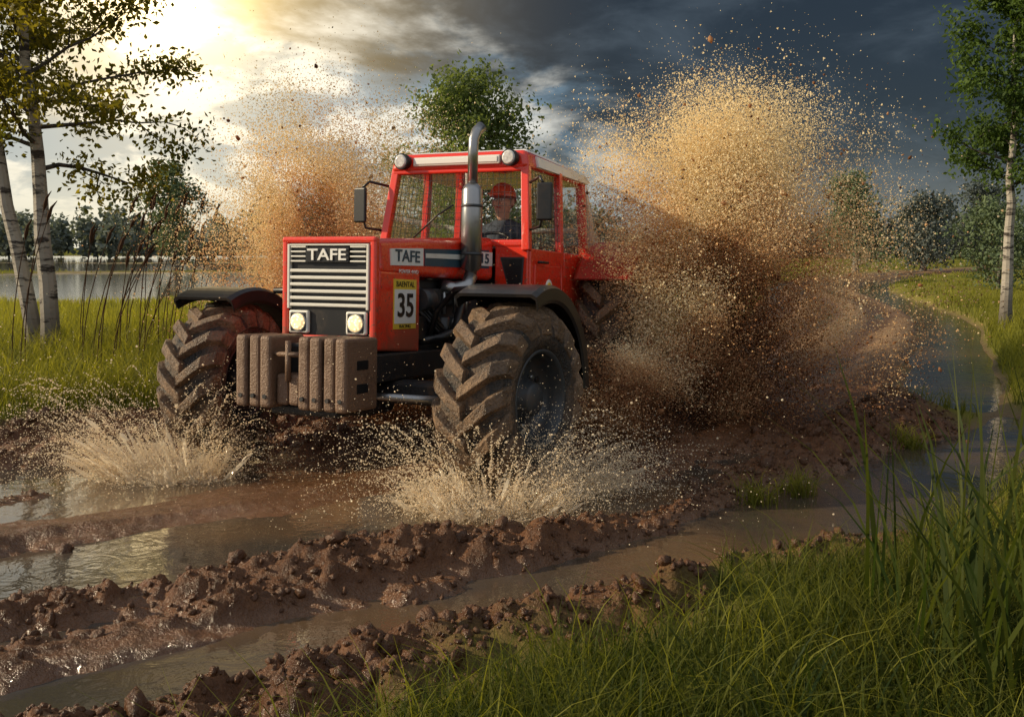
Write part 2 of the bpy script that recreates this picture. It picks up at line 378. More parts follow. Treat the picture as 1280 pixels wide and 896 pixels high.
zone(16000,6,16,12,26,.2,.45,.016,.5,1.0,(.2,.9),.35,3)
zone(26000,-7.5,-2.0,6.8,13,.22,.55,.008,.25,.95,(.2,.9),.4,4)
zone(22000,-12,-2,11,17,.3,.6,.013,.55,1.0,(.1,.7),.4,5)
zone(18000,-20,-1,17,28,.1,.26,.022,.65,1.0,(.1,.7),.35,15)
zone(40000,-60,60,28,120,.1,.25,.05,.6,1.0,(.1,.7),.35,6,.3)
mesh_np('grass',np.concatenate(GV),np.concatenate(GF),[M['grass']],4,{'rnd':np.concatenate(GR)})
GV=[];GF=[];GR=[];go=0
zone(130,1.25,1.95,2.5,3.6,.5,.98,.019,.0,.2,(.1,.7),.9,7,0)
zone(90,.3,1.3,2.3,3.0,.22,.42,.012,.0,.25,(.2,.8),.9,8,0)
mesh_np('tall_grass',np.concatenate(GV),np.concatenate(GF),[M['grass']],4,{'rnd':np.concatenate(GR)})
for (gx,gy) in ((1.45,5.75),(1.75,5.95),(3.0,7.4)):
    n=110; P=np.stack([gx+rng.normal(0,.05,n),gy+rng.normal(0,.05,n),np.zeros(n)],1); P[:,2]=np.maximum(ground(P[:,0],P[:,1])[0],WL)-.01
    V,F,rr=blades(P,rng.uniform(.12,.26,n),np.full(n,.007),rng.uniform(.3,1.2,n),rng.uniform(.5,1,n)); mesh_np('grass_tuft',V,F,[M['grass']],4,{'rnd':rr})
items=[];heads=[]
e=empty('reed_plant')
for i in range(34):
    x=rng.uniform(-5.0,-3.4); y=rng.uniform(9.3,11.5); z0=float(ground(np.array([x]),np.array([y]))[0][0]); hh=rng.uniform(1.1,1.75)
    lx=rng.uniform(.05,.45); pts=[(x+lx*t*t,y+.1*t*t,z0+hh*t) for t in np.linspace(0,1,6)]
    items.append((pts,[.005]*5+[.003])); q=Vector(pts[-1]); d=(Vector(pts[-1])-Vector(pts[-2])).normalized()
    heads.append(([q,q+d*.06,q+d*.14,q+d*.22+Vector((.03,0,-.01))],[.005,.020,.014,.003]))
for nm,it,mm in (('stalks',items,M['reed']),('seed_heads',heads,M['reed'])):
    o=multi_tube(nm,it,mm,e,5)

# ---------------------------------------------------------------- trees
def tree(name,base,height,r0,lean,leafm,nbr,blen,leafsz,nl,seed,first=.3,spread=.12,up=.5,prof=None,sub=5,rndr=(0,1)):
    rs=np.random.default_rng(seed); z0=float(ground(np.array([float(base[0])]),np.array([float(base[1])]))[0][0])-.05
    V=[];F=[];thin=[]
    def addt(pts,rad,n,th):
        v,f=tube_data([tuple(p) for p in pts],rad,n,False); o=len(V); V.extend(v); F.extend([tuple(i+o for i in q) for q in f]); thin.extend([th]*len(v))
    K=14; tr=[]; w=np.cumsum(rs.normal(0,.012,(K,2)),0)*height
    for i in range(K):
        t=i/(K-1); tr.append(np.array([lean[0]*height*t+w[i,0]*t,lean[1]*height*t+w[i,1]*t,height*t]))
    addt(tr,[r0*(1.25 if i==0 else 1)*(1-.93*(i/(K-1)))+.004 for i in range(K)],10,0)
    L=[]
    for i in range(nbr):
        t=first+(1-first)*(i+rs.random())/nbr*.97; k=t*(K-1); a=int(k); p=tr[a]+(tr[min(a+1,K-1)]-tr[a])*(k-a)
        az=i*2.4+rs.normal(0,.5); pf=prof(t) if prof else math.sin(math.pi*min(1,(t-first)/(1-first)*.85+.15))**.7
        ln=blen*(.35+.65*pf)*rs.uniform(.7,1.2); d=np.array([math.cos(az),math.sin(az),up+rs.normal(0,.2)]); d/=np.linalg.norm(d)
        pts=[p]; 
        for j in range(5): d=d+rs.normal(0,.14,3)+np.array([0,0,.02]); d/=np.linalg.norm(d); pts.append(pts[-1]+d*ln/5)
        rb=max(.006,r0*(1-t)*.42); addt(pts,[rb*(1-.85*j/5)+.002 for j in range(6)],5,.9 if rb<.03 else .5)
        for s in range(sub):
            q=pts[1+s%5]; d2=d+rs.normal(0,.6,3); d2/=np.linalg.norm(d2); l2=ln*.35*rs.uniform(.5,1.2)
            sp=[q,q+d2*l2*.5+rs.normal(0,.02,3),q+d2*l2]; addt(sp,[rb*.3+.002,rb*.2+.002,.002],4,1)
            L.append((sp[1],.7)); L.append((sp[2],1))
        L.append((pts[-1],1))
    nb=len(F); V=np.array([tuple(v) for v in V]); 
    C=np.array([l[0] for l in L]); m_=len(C); n=nl; ci=rs.integers(0,m_,n)
    occ=rs.random(m_)**.6; ci=ci[rs.random(n)<occ[ci]]; n=len(ci)
    P=C[ci]+rs.normal(0,1,(n,3))*np.array([1,1,.8])*spread
    tpl=np.array([(0,-1,0),(.55,-.1,.12),(0,1,0),(-.55,-.1,.12)])*leafsz*.5
    q=rs.normal(size=(n,4)); q/=np.linalg.norm(q,axis=1)[:,None]; w_,x,y,zz=q.T
    Rm=np.stack([1-2*(y*y+zz*zz),2*(x*y-zz*w_),2*(x*zz+y*w_),2*(x*y+zz*w_),1-2*(x*x+zz*zz),2*(y*zz-x*w_),2*(x*zz-y*w_),2*(y*zz+x*w_),1-2*(x*x+y*y)],1).reshape(-1,3,3)
    LV=np.einsum('nij,nkj->nki',Rm,np.repeat(tpl[None],n,0)*rs.uniform(.6,1.4,(n,1,1)))+P[:,None]
    LF=np.arange(n*4).reshape(n,4)+len(V)
    cr=rs.random(m_); rn=np.clip(cr[ci]*.6+rs.random(n)*.5,0,1)*(rndr[1]-rndr[0])+rndr[0]
    FV=np.concatenate([V,LV.reshape(-1,3)]); FF=np.concatenate([np.array(F),LF])
    ob=mesh_np(name,FV,FF,[M['birch'],leafm],4,{'rnd':np.concatenate([np.zeros(len(V)),np.repeat(rn,4)]),'thin':np.concatenate([thin,np.zeros(n*4)])},False,
        np.concatenate([np.zeros(nb),np.ones(n)]))
    ob.location=(base[0],base[1],z0); return ob
tree('birch_tree',(-5.35,11.5),6.2,.11,(-.005,0),M['leaf'],30,1.75,.075,32000,3,.36,.13,.4)
tree('birch_tree',(-5.55,11.6),6.0,.10,(-.13,.02),M['leaf'],20,1.4,.075,14000,4,.42,.13,.45)
tree('birch_tree',(8.35,16.8),5.6,.10,(-.02,0),M['leafr'],26,1.05,.085,22000,5,.42,.13,.45)
tree('poplar_tree',(-1.7,40),8.4,.22,(0,0),M['leafm'],44,3.1,.19,24000,6,.25,.42,.4,prof=lambda t:max(.05,1.25*(1-t)**.85))
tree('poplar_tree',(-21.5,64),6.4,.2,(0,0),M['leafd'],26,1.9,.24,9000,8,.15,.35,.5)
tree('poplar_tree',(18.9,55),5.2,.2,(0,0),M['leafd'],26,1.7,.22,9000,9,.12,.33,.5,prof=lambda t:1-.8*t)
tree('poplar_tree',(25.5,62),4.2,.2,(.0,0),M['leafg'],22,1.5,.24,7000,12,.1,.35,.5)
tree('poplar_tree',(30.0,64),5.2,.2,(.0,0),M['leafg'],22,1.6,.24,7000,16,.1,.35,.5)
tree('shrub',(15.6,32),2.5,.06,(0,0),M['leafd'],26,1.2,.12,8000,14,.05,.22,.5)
def treeline(name,x0,x1,y0,y1,n,h0,h1,m,seed,leaf=.75,per=220):
    rs=np.random.default_rng(seed); P=[];Rn=[]
    for i in range(n):
        x=x0+(x1-x0)*rs.random(); y=rs.uniform(y0,y1); h=rs.uniform(h0,h1)*(.55+.8*float(vn(np.array([x*.06]),np.array([3.])  ,seed)[0])); w=h*rs.uniform(.28,.5)
        q=rs.normal(size=(per,3)); q/=np.linalg.norm(q,axis=1)[:,None]; q*=rs.random((per,1))**.4
        q[:,0:2]*=w*(1-.35*q[:,2:3]); q[:,2]=(q[:,2]*.5+.5)*h; P.append(q+np.array([x,y,.1])); Rn.append(rs.random(per)*.6+rs.random()*.4)
    P=np.concatenate(P); r=np.concatenate(Rn); tpl=np.array([(0,-1,0),(.8,0,.1),(0,1,0),(-.8,0,.1)])*leaf*.5
    V=np.einsum('nij,nkj->nki',randrot(len(P)),np.repeat(tpl[None],len(P),0)*rng.uniform(.5,1.5,(len(P),1,1)))+P[:,None]
    mesh_np(name,V.reshape(-1,3),np.arange(len(P)*4).reshape(-1,4),[m],4,{'rnd':np.repeat(r,4)})
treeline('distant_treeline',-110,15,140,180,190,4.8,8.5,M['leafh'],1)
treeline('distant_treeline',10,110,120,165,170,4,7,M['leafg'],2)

# ================================================================ TRACTOR
TR=empty('tractor',(-1.04,6.53,.0)); TR.rotation_euler=(R(-3),0,R(-24))
def wheel(name,c,rs,ws,side):
    W=empty(name,c); W.parent=TR; W.scale=(ws*side,rs,rs)
    prof=[(-.17,.275),(-.2,.29),(-.218,.34),(-.213,.4),(-.19,.45),(-.15,.48),(-.08,.495),(0,.5),(.08,.495),(.15,.48),(.19,.45),(.213,.4),(.218,.34),(.2,.29),(.17,.275)]
    o=lathe_x('tyre',prof,M['tyre'],W,64)
    base=[(-.015,.485),(.07,.485),(.14,.465),(.19,.42),(.205,.365)]
    top=[(-.015,.548),(.075,.546),(.16,.535),(.226,.47),(.226,.375)]
    V=[];F=[];NL=17
    for sg in (-1,1):
        for i in range(NL):
            a0=2*math.pi*(i+(0 if sg>0 else .5))/NL
            o0=len(V); jit=random.uniform(-.01,.01)
            for k in range(5):
                kk=[0,.3,.62,.86,.98][k]; ang=a0+jit-kk*.43; hw=(.042+.016*kk)
                for (lat,r),s in ((base[k],1.25),(top[k],.85)):
                    for e_ in (-1,1):
                        aa=ang+e_*hw*s/r*.9; V.append((sg*lat,r*math.cos(aa),r*math.sin(aa)))
            for k in range(4):
                q=o0+k*4; p=q+4
                for (a,b_) in ((0,1),(1,3),(3,2),(2,0)):
                    f=(q+a,q+b_,p+b_,p+a); F.append(f if sg>0 else f[::-1])
            F.append((o0,o0+2,o0+3,o0+1)); F.append((o0+16,o0+17,o0+19,o0+18))
    lg=mesh('tread_lugs',V,F,M['tyre'],W,.006,2)
    at=lg.data.attributes.new('lug','FLOAT','POINT'); at.data.foreach_set('value',[1.0]*len(V))
    lathe_x('rim',[(.165,.285),(.2,.288),(.203,.275),(.185,.262),(.12,.25),(.07,.235),(.05,.19),(.06,.13),(.09,.12),(.10,.10),(.15,.095),(.165,.08),(.165,.0)],M['rim'],W,48)
    lathe_x('rim_inner',[(-.165,.285),(-.2,.28),(-.12,.25),(.04,.235),(.045,.0)],M['rim'],W,40)
    for k in range(8):
        a=2*math.pi*k/8; y,z=.155*math.cos(a),.155*math.sin(a); tube('wheel_nut',[(.04,y,z),(.085,y,z)],.013,M['chrome'],W,6)
    for k in range(8):
        a=2*math.pi*(k+.5)/8; y,z=.215*math.cos(a),.215*math.sin(a); tube('rim_slot',[(.05,y,z),(.066,y,z)],.02,M['black'],W,8)
    return W
wheel('front_wheel',(1.12,0,.53),1.08,1.08,1).rotation_euler=(R(5),0,R(-7))
wheel('front_wheel',(-1.08,0,.53),1.0,1.0,-1).rotation_euler=(R(20),0,R(3))
wheel('rear_wheel',(.93,2.85,.86),1.33,1.1,1)
wheel('rear_wheel',(-.93,2.85,.86),1.33,1.1,-1)
box('chassis',-.22,.22,-.42,2.9,.55,.8,M['dark'],TR,.02)
box('front_axle',-.92,.92,-.09,.09,.45,.6,M['dark'],TR,.03)
box('axle_housing',-.2,.2,-.2,.2,.36,.58,M['dark'],TR,.06)
tube('steering_ram',[(-.8,-.16,.5),(.8,-.16,.5)],.025,M['chrome'],TR)
for s in (-1,1):
    tube('hub',[(s*.78,0,.53),(s*1.14,0,.53)],.13,M['dark'],TR,20)
    box('knuckle',s*.84-.06,s*.84+.06,-.1,.1,.38,.72,M['dark'],TR,.03)
    tube('rear_axle',[(0,2.85,.86),(s*.95,2.85,.86)],.16,M['dark'],TR,16)
box('side_frame',.23,.35,-.36,.9,.60,.78,M['dark'],TR,.015)
box('side_frame',-.35,-.23,-.36,.9,.60,.78,M['dark'],TR,.015)
box('step_tank',.34,.75,1.15,1.75,.45,.85,M['dark'],TR,.04)
box('step_tank',-.75,-.34,1.15,1.75,.45,.85,M['dark'],TR,.04)
hexa('hood',[(-.345,-.30,1.27),(.345,-.30,1.27),(.36,1.34,1.27),(-.36,1.34,1.27)],[(-.33,-.31,1.495),(.33,-.31,1.495),(.36,1.34,1.60),(-.36,1.34,1.60)],M['red'],TR,.045,5)
hexa('nose_cowl',[(-.345,-.32,.80),(.345,-.32,.80),(.345,.22,.77),(-.345,.22,.77)],[(-.343,-.30,1.30),(.343,-.30,1.30),(.343,.22,1.30),(-.343,.22,1.30)],M['red'],TR,.02,3)
box('grille_frame',-.35,-.305,-.355,-.30,.82,1.49,M['red'],TR,.015)
box('grille_frame',.305,.35,-.355,-.30,.82,1.49,M['red'],TR,.015)
box('grille_frame',-.35,.35,-.358,-.30,1.465,1.505,M['red'],TR,.015)
box('grille_frame',-.304,.304,-.352,-.30,.83,.885,M['red'],TR,.01)
box('grille_back',-.306,.306,-.335,-.30,.88,1.47,M['black'],TR,0)
for i in range(6):
    z=1.065+i*.043
    box('grille_bar',-.29,.29,-.358,-.33,z,z+.021,M['silver'],TR,.005)
for z in (1.435,1.405,1.375,1.345):
    for s in (-1,1): box('grille_bar',min(s*.165,s*.28),max(s*.165,s*.28),-.358,-.33,z,z+.011,M['silver'],TR,.003)
box('grille_bar',-.29,.29,-.36,-.33,1.448,1.458,M['silver'],TR,.003)
for s in (-1,1): box('grille_side_trim',s*.295-.009,s*.295+.009,-.361,-.33,1.05,1.458,M['silver'],TR,.004)
box('name_plate',-.16,.16,-.362,-.33,1.342,1.434,M['black'],TR,.004)
text('name_letters','TAFE',(0,-.366,1.388),(R(90),0,0),.10,M['white'],TR,.004,1.3,off=.0015)
for s in (-1,1):
    box('headlight_housing',s*.215-.075,s*.215+.075,-.362,-.33,.895,1.04,M['silver'],TR,.012)
    box('headlight_inset',s*.215-.062,s*.215+.062,-.366,-.34,.905,1.03,M['black'],TR,.01)
    tube('headlight_ring',[(s*.215,-.34,.967),(s*.215,-.369,.967)],[.060,.060],M['chrome'],TR,24)
    tube('headlight',[(s*.215,-.34,.967),(s*.215,-.372,.967),(s*.215,-.382,.967)],[.053,.053,.036],M['lamp'],TR,24)
RT=(R(90),0,R(90))
hexa('side_plate',[(.340,-.17,1.335),(.3495,-.17,1.335),(.3530,.24,1.345),(.342,.24,1.345)],[(.338,-.17,1.44),(.3485,-.17,1.44),(.3520,.24,1.462),(.340,.24,1.462)],M['white'],TR,0)
text('side_letters','TAFE',(.354,.035,1.397),RT,.105,M['navy'],TR,.001,1.35,off=.0018)
hexa('side_stripe',[(.342,.26,1.345),(.3535,.26,1.345),(.3600,1.25,1.36),(.342,1.25,1.36)],[(.340,.26,1.46),(.3525,.26,1.46),(.3595,1.25,1.50),(.340,1.25,1.50)],M['navy'],TR,0)
hexa('side_stripe_light',[(.342,.27,1.40),(.3560,.27,1.40),(.3625,.78,1.41),(.342,.78,1.41)],[(.340,.27,1.43),(.3555,.27,1.43),(.3620,.78,1.445),(.340,.78,1.445)],M['silver'],TR,0)
hexa('side_stripe_white',[(.342,.86,1.375),(.3620,.86,1.375),(.3635,1.3,1.38),(.342,1.3,1.38)],[(.340,.86,1.475),(.3610,.86,1.475),(.3630,1.3,1.485),(.340,1.3,1.485)],M['white'],TR,0)
text('model_letters','7515',(.3665,1.08,1.43),RT,.10,M['navy'],TR,.001,1.6,off=.002)
text('small_letters','POWER 4WD',(.352,.05,1.30),RT,.035,M['white'],TR,.001,1.2)
box('number_plate',.33,.348,-.13,.16,.93,1.25,M['yellow'],TR,0)
box('number_panel',.33,.3505,-.12,.15,.965,1.185,M['white'],TR,0)
text('number_digits','35',(.353,.015,1.075),RT,.21,M['black'],TR,.001,1.05,off=.004)
text('number_caption','BAENTAL',(.350,.015,1.217),RT,.05,M['black'],TR,.001,1.1)
text('number_caption','RACING',(.350,.015,.947),RT,.03,M['black'],TR,.001,1.3)
for i in range(9):
    u=-.405+i*.09
    if i in (3,4): box('weight_slab',u,u+.082,-.69,-.40,.47,.66,M['weight'],TR,.018); continue
    box('weight_slab',u,u+.080,-.74+.014*(i%2),-.38,.45,.89,M['weight'],TR,.022,3)
    tube('weight_boss',[(u+.041,-.745,.52),(u+.041,-.72,.52)],.014,M['dark'],TR,8)
box('weight_carrier',-.36,.36,-.55,-.36,.60,.84,M['black'],TR,.02)
for zz in (.56,.70): box('weight_side_slot',.393,.3985,-.62,-.5,zz,zz+.055,M['black'],TR,.0)
tube('tow_pin',[(-.04,-.70,.62),(-.04,-.70,.86)],.018,M['weight'],TR,10)
tube('tow_bar',[(-.13,-.70,.78),(.05,-.70,.78)],.016,M['weight'],TR,10)
box('front_support',-.30,.30,-.40,-.28,.55,.82,M['dark'],TR,.02)
box('skid_plate',-.25,.25,-.6,-.1,.40,.47,M['dark'],TR,.02)
box('engine_block',-.25,.25,.2,1.3,.75,1.26,M['dark'],TR,.02)
for i in range(4):
    tube('injector',[(.25,.45+i*.17,1.15),(.31,.45+i*.17,1.17),(.31,.45+i*.17,1.02)],.016,M['chrome'],TR,8)
box('cylinder_head',.24,.30,.38,1.1,1.08,1.2,M['dark'],TR,.015)
tube('alternator',[(.3,.27,1.12),(.3,.42,1.12)],.075,M['rim'],TR,20)
tube('oil_filter',[(.31,.6,.83),(.31,.6,1.0)],.055,M['black'],TR,18)
tube('fuel_filter',[(.31,.78,.86),(.31,.78,1.0)],.045,M['chrome'],TR,18)
tube('pulley',[(.26,.25,.93),(.34,.25,.93)],.08,M['black'],TR,20)
for i in range(6):
    a=i*.06; tube('coolant_hose',[(.29,.25,1.22-a*.5),(.34,.36+a,1.1-a),(.33,.5+a,.95-a*.4),(.3,.66+a,.84)],.013+.003*(i%2),M['black'],TR,8)
tube('air_hose',[(.30,.28,.84),(.40,.4,.86),(.40,.62,.9),(.36,.8,1.1),(.33,.9,1.25)],.03,M['black'],TR,12)
tube('exhaust_elbow',[(.28,.62,1.22),(.36,.68,1.20),(.42,.76,1.22),(.43,.80,1.30)],.05,M['chrome'],TR,16)
tube('exhaust_muffler',[(.43,.80,1.29),(.43,.80,1.33),(.43,.80,1.35),(.43,.80,1.90),(.43,.80,1.93),(.43,.80,1.95)],[.04,.045,.075,.075,.06,.038],M['chrome'],TR,28)
tube('exhaust_pipe',[(.43,.80,1.94),(.43,.80,2.2),(.43,.805,2.26),(.44,.83,2.32),(.46,.87,2.36)],[.036,.036,.037,.038,.04],M['chrome'],TR,20)
tube('exhaust_mouth',[(.4605,.8710,2.3605),(.4612,.8722,2.3612)],[.034,.034],M['black'],TR,16)
tube('muffler_band',[(.43,.80,1.44),(.43,.80,1.46)],.079,M['rim'],TR,28)
tube('muffler_band',[(.43,.80,1.78),(.43,.80,1.80)],.079,M['rim'],TR,28)
def fender(name,cx,cy,cz,r,w,a0,a1,m,th=.02,rise=0):
    V=[];F=[];n=22; prof=[(-w/2,-.06),(-w/2,0),(-w/2+.03,.02),(w/2-.03,.02),(w/2,0),(w/2,-.07)]
    inn=[(p[0]*.96,p[1]-th) for p in prof][::-1]; pr=prof+inn; k=len(pr)
    for i in range(n):
        a=R(a0+(a1-a0)*i/(n-1))
        for (x,dr) in pr: V.append((cx+x,cy-(r+dr)*math.cos(a),cz+(r+dr)*math.sin(a)))
    for i in range(n-1):
        for j in range(k): F.append((i*k+j,i*k+(j+1)%k,(i+1)*k+(j+1)%k,(i+1)*k+j))
    F.append(tuple(range(k))); F.append(tuple((n-1)*k+j for j in range(k))[::-1])
    return mesh(name,V,F,m,TR)
fender('front_fender',1.10,.05,.53,.68,.54,66,178,M['black'])
fender('front_fender',-1.08,.03,.53,.63,.50,62,172,M['black'])
tube('fender_arm',[(.34,.35,.86),(.40,.36,1.05),(.55,.33,1.19),(.85,.22,1.21)],.022,M['black'],TR)
tube('fender_arm',[(-.34,.35,.86),(-.40,.36,1.05),(-.55,.33,1.17),(-.85,.22,1.16)],.022,M['black'],TR)
fender('rear_fender',.93,2.85,.86,.77,.5,35,165,M['redb'])
fender('rear_fender',-.93,2.85,.86,.77,.5,35,165,M['redb'])
for s in (-1,1):
    def P(u,q,z): return (s*u,q,z)
    def beam(name,a,b,r=.028,m=M['red']):
        a=Vector(a);b=Vector(b); d=(b-a).normalized(); x=Vector((1,0,0)); y=d.cross(x).normalized(); x=y.cross(d).normalized()
        q=[(x*i+y*j)*r for i,j in ((-1,-1),(1,-1),(1,1),(-1,1))]
        return hexa(name,[a+k for k in q],[b+k for k in q],m,TR,.008,2)
    beam('front_pillar',P(.63,1.34,1.50),P(.565,1.44,2.16),.032)
    beam('door_pillar',P(.655,2.02,.9),P(.60,2.02,2.16),.03)
    beam('rear_pillar',P(.64,2.66,1.1),P(.58,2.60,2.16),.035)
    hexa('cab_door_lower',[P(.60,1.36,.88),P(.66,1.36,.88),P(.66,1.99,.88),P(.60,1.99,.88)],[P(.60,1.36,1.52),P(.655,1.36,1.52),P(.665,1.99,1.52),P(.60,1.99,1.52)],M['red'],TR,.012)
    hexa('cab_rear_lower',[P(.60,2.05,.98),P(.66,2.05,.98),P(.66,2.66,1.1),P(.60,2.66,1.1)],[P(.60,2.05,1.52),P(.665,2.05,1.52),P(.655,2.66,1.52),P(.60,2.66,1.52)],M['red'],TR,.012)
    box('door_panel_crease',min(s*.655,s*.6705),max(s*.655,s*.6705),1.42,1.94,.98,1.40,M['red'],TR,.006)
    tube('door_handle',[P(.672,1.46,1.42),P(.70,1.48,1.42),P(.70,1.60,1.42),P(.672,1.62,1.42)],.01,M['black'],TR,8)
    hexa('door_window',[P(.628,1.42,1.53),P(.634,1.42,1.53),P(.640,1.98,1.53),P(.634,1.98,1.53)],[P(.578,1.50,2.12),P(.584,1.50,2.12),P(.588,1.98,2.12),P(.582,1.98,2.12)],M['glass'],TR,0)
    hexa('rear_side_window',[P(.634,2.06,1.53),P(.640,2.06,1.53),P(.630,2.62,1.53),P(.624,2.62,1.53)],[P(.582,2.06,2.12),P(.588,2.06,2.12),P(.575,2.57,2.12),P(.569,2.57,2.12)],M['glass'],TR,0)
    it=[]
    for i in range(9):
        q=1.44+i*.062; it.append(([P(.65,q,1.54),P(.602,min(q+.03,1.97),2.12)],.0024))
    for i in range(10):
        f=i/9; it.append(([P(.65-.048*f,1.42+.07*f,1.54+.58*f),P(.652-.045*f,1.98,1.54+.58*f)],.0024))
    multi_tube('window_guard',it,M['black'],TR,4)
    a,b=(s*.37,s*.645) if s>0 else (s*.645,s*.37)
    hexa('cab_front_panel',[(a,1.33,1.0),(b,1.33,1.0),(b,1.37,1.0),(a,1.37,1.0)],[(a,1.33,1.555),(b,1.33,1.555),(b,1.37,1.555),(a,1.37,1.555)],M['red'],TR,.01)
    mesh('foot_window',[(s*.43,1.323,1.44),(s*.60,1.323,1.44),(s*.59,1.323,1.22),(s*.50,1.323,1.22)],[(0,3,2,1)] if s>0 else [(0,1,2,3)],M['black'],TR)
    mesh('foot_window_trim',[(s*.415,1.326,1.452),(s*.615,1.326,1.452),(s*.602,1.326,1.205),(s*.49,1.326,1.205)],[(0,3,2,1)] if s>0 else [(0,1,2,3)],M['rim'],TR)
    tube('mirror_arm',[P(.62,1.40,2.02),P(.74,1.30,2.05),P(.78,1.26,2.0)],.011,M['black'],TR,8)
    tube('mirror_arm',[P(.64,1.37,1.66),P(.76,1.28,1.68),P(.78,1.26,1.78)],.011,M['black'],TR,8)
    hexa('mirror',[P(.74,1.235,1.72),P(.86,1.25,1.72),P(.86,1.285,1.72),P(.74,1.27,1.72)],[P(.74,1.235,2.0),P(.86,1.25,2.0),P(.86,1.285,2.0),P(.74,1.27,2.0)],M['black'],TR,.014,3)
    mesh('mirror_glass',[P(.755,1.274,1.735),P(.848,1.286,1.735),P(.848,1.288,1.985),P(.755,1.275,1.985)],[(0,1,2,3)],M['chrome'],TR)
    tube('roof_light_body',[P(.47,1.40,2.205),P(.47,1.335,2.205)],[.06,.065],M['black'],TR,28)
    tube('roof_light_ring',[P(.47,1.337,2.205),P(.47,1.322,2.205)],[.066,.062],M['black'],TR,28)
    tube('roof_light_lens',[P(.47,1.330,2.205),P(.47,1.318,2.205),P(.47,1.312,2.205)],[.053,.053,.04],M['lens'],TR,28)
    tube('indicator',[P(.50,1.30,1.18),P(.50,1.33,1.18)],.03,M['yellow'],TR,12)
box('cab_sill',-.62,.62,1.32,1.40,1.53,1.585,M['red'],TR,.015)
box('cab_header',-.59,.59,1.40,1.48,2.11,2.17,M['red'],TR,.012)
hexa('cab_roof',[(-.61,1.38,2.13),(.61,1.38,2.13),(.62,2.72,2.12),(-.62,2.72,2.12)],[(-.575,1.41,2.275),(.575,1.41,2.275),(.58,2.68,2.235),(-.58,2.68,2.235)],M['red'],TR,.045,5)
hexa('roof_cap',[(-.56,1.52,2.235),(.56,1.52,2.235),(.56,2.66,2.205),(-.56,2.66,2.205)],[(-.51,1.58,2.305),(.51,1.58,2.305),(.51,2.6,2.28),(-.51,2.6,2.28)],M['white'],TR,.025,3)
for s in (-1,1):
    hexa('roof_side_trim',[(s*.600,1.56,2.15),(s*.627,1.56,2.15),(s*.632,2.68,2.14),(s*.605,2.68,2.14)],[(s*.585,1.56,2.235),(s*.606,1.56,2.235),(s*.61,2.68,2.21),(s*.585,2.68,2.21)],M['white'],TR,.004)
box('light_bar',-.38,.38,1.362,1.40,2.165,2.235,M['silver'],TR,.01)
box('light_bar_lens',-.36,.36,1.356,1.37,2.18,2.222,M['white'],TR,.004)
mesh('windscreen',[(-.60,1.36,1.58),(.60,1.36,1.58),(.545,1.445,2.12),(-.545,1.445,2.12)],[(0,1,2,3)],M['glass'],TR)
it=[]
for i in range(23):
    f=-1+2*i/22; it.append(([(f*.60,1.345,1.585),(f*.545,1.430,2.11)],.0020))
for i in range(11):
    f=i/10; it.append(([(-.60+.055*f,1.345+.085*f,1.585+.525*f),(.60-.055*f,1.345+.085*f,1.585+.525*f)],.0020))
multi_tube('windscreen_guard',it,M['black'],TR,4)
tube('wiper',[(-.35,1.33,1.6),(-.15,1.36,1.78),(-.02,1.38,1.86)],.007,M['black'],TR,6)
box('rear_wall_lower',-.6,.6,2.64,2.68,1.0,1.5,M['redb'],TR,.01)
mesh('rear_window',[(-.58,2.655,1.5),(.58,2.655,1.5),(.55,2.60,2.12),(-.55,2.60,2.12)],[(0,1,2,3)],M['glass'],TR)
box('cab_floor',-.6,.6,1.38,2.64,.86,.92,M['dark'],TR,.01)
box('dashboard',-.3,.45,1.40,1.62,1.1,1.53,M['black'],TR,.04)
DU=.155
box('seat_cushion',DU-.25,DU+.25,1.86,2.30,1.06,1.17,M['black'],TR,.05)
box('seat_back',DU-.20,DU+.20,2.26,2.38,1.16,1.54,M['black'],TR,.05)
box('seat_base',DU-.15,DU+.15,1.95,2.25,.92,1.1,M['dark'],TR,.02)
V=[(DU+.18*math.cos(a),1.63+.18*math.sin(a)*.75,1.575+.18*math.sin(a)*.5) for a in np.linspace(0,2*math.pi,33)]
tube('steering_wheel',V,.013,M['black'],TR,8)
tube('steering_column',[(DU,1.50,1.25),(DU,1.63,1.575)],.025,M['black'],TR,10)
for s in (-1,1):
    tube('rear_cage',[(s*.62,2.72,1.1),(s*.62,2.80,1.8),(s*.58,2.74,2.08)],.024,M['silver'],TR,10)
    tube('rear_cage',[(s*.62,2.80,1.75),(s*.64,3.15,1.3),(s*.64,3.2,1.0)],.024,M['silver'],TR,10)
tube('rear_cage',[(-.62,2.80,1.75),(.62,2.80,1.75)],.024,M['silver'],TR,10)
box('rear_deck',-.62,.62,2.70,3.25,.95,1.05,M['redb'],TR,.02)
lathe_x('door_emblem',[(0.0,.075),(.003,.072),(.003,0)],M['white'],TR,28,(.6712,1.70,1.22))
lathe_x('door_emblem_core',[(0.0,.05),(.003,.048),(.003,0)],M['yellow'],TR,28,(.6748,1.70,1.22))

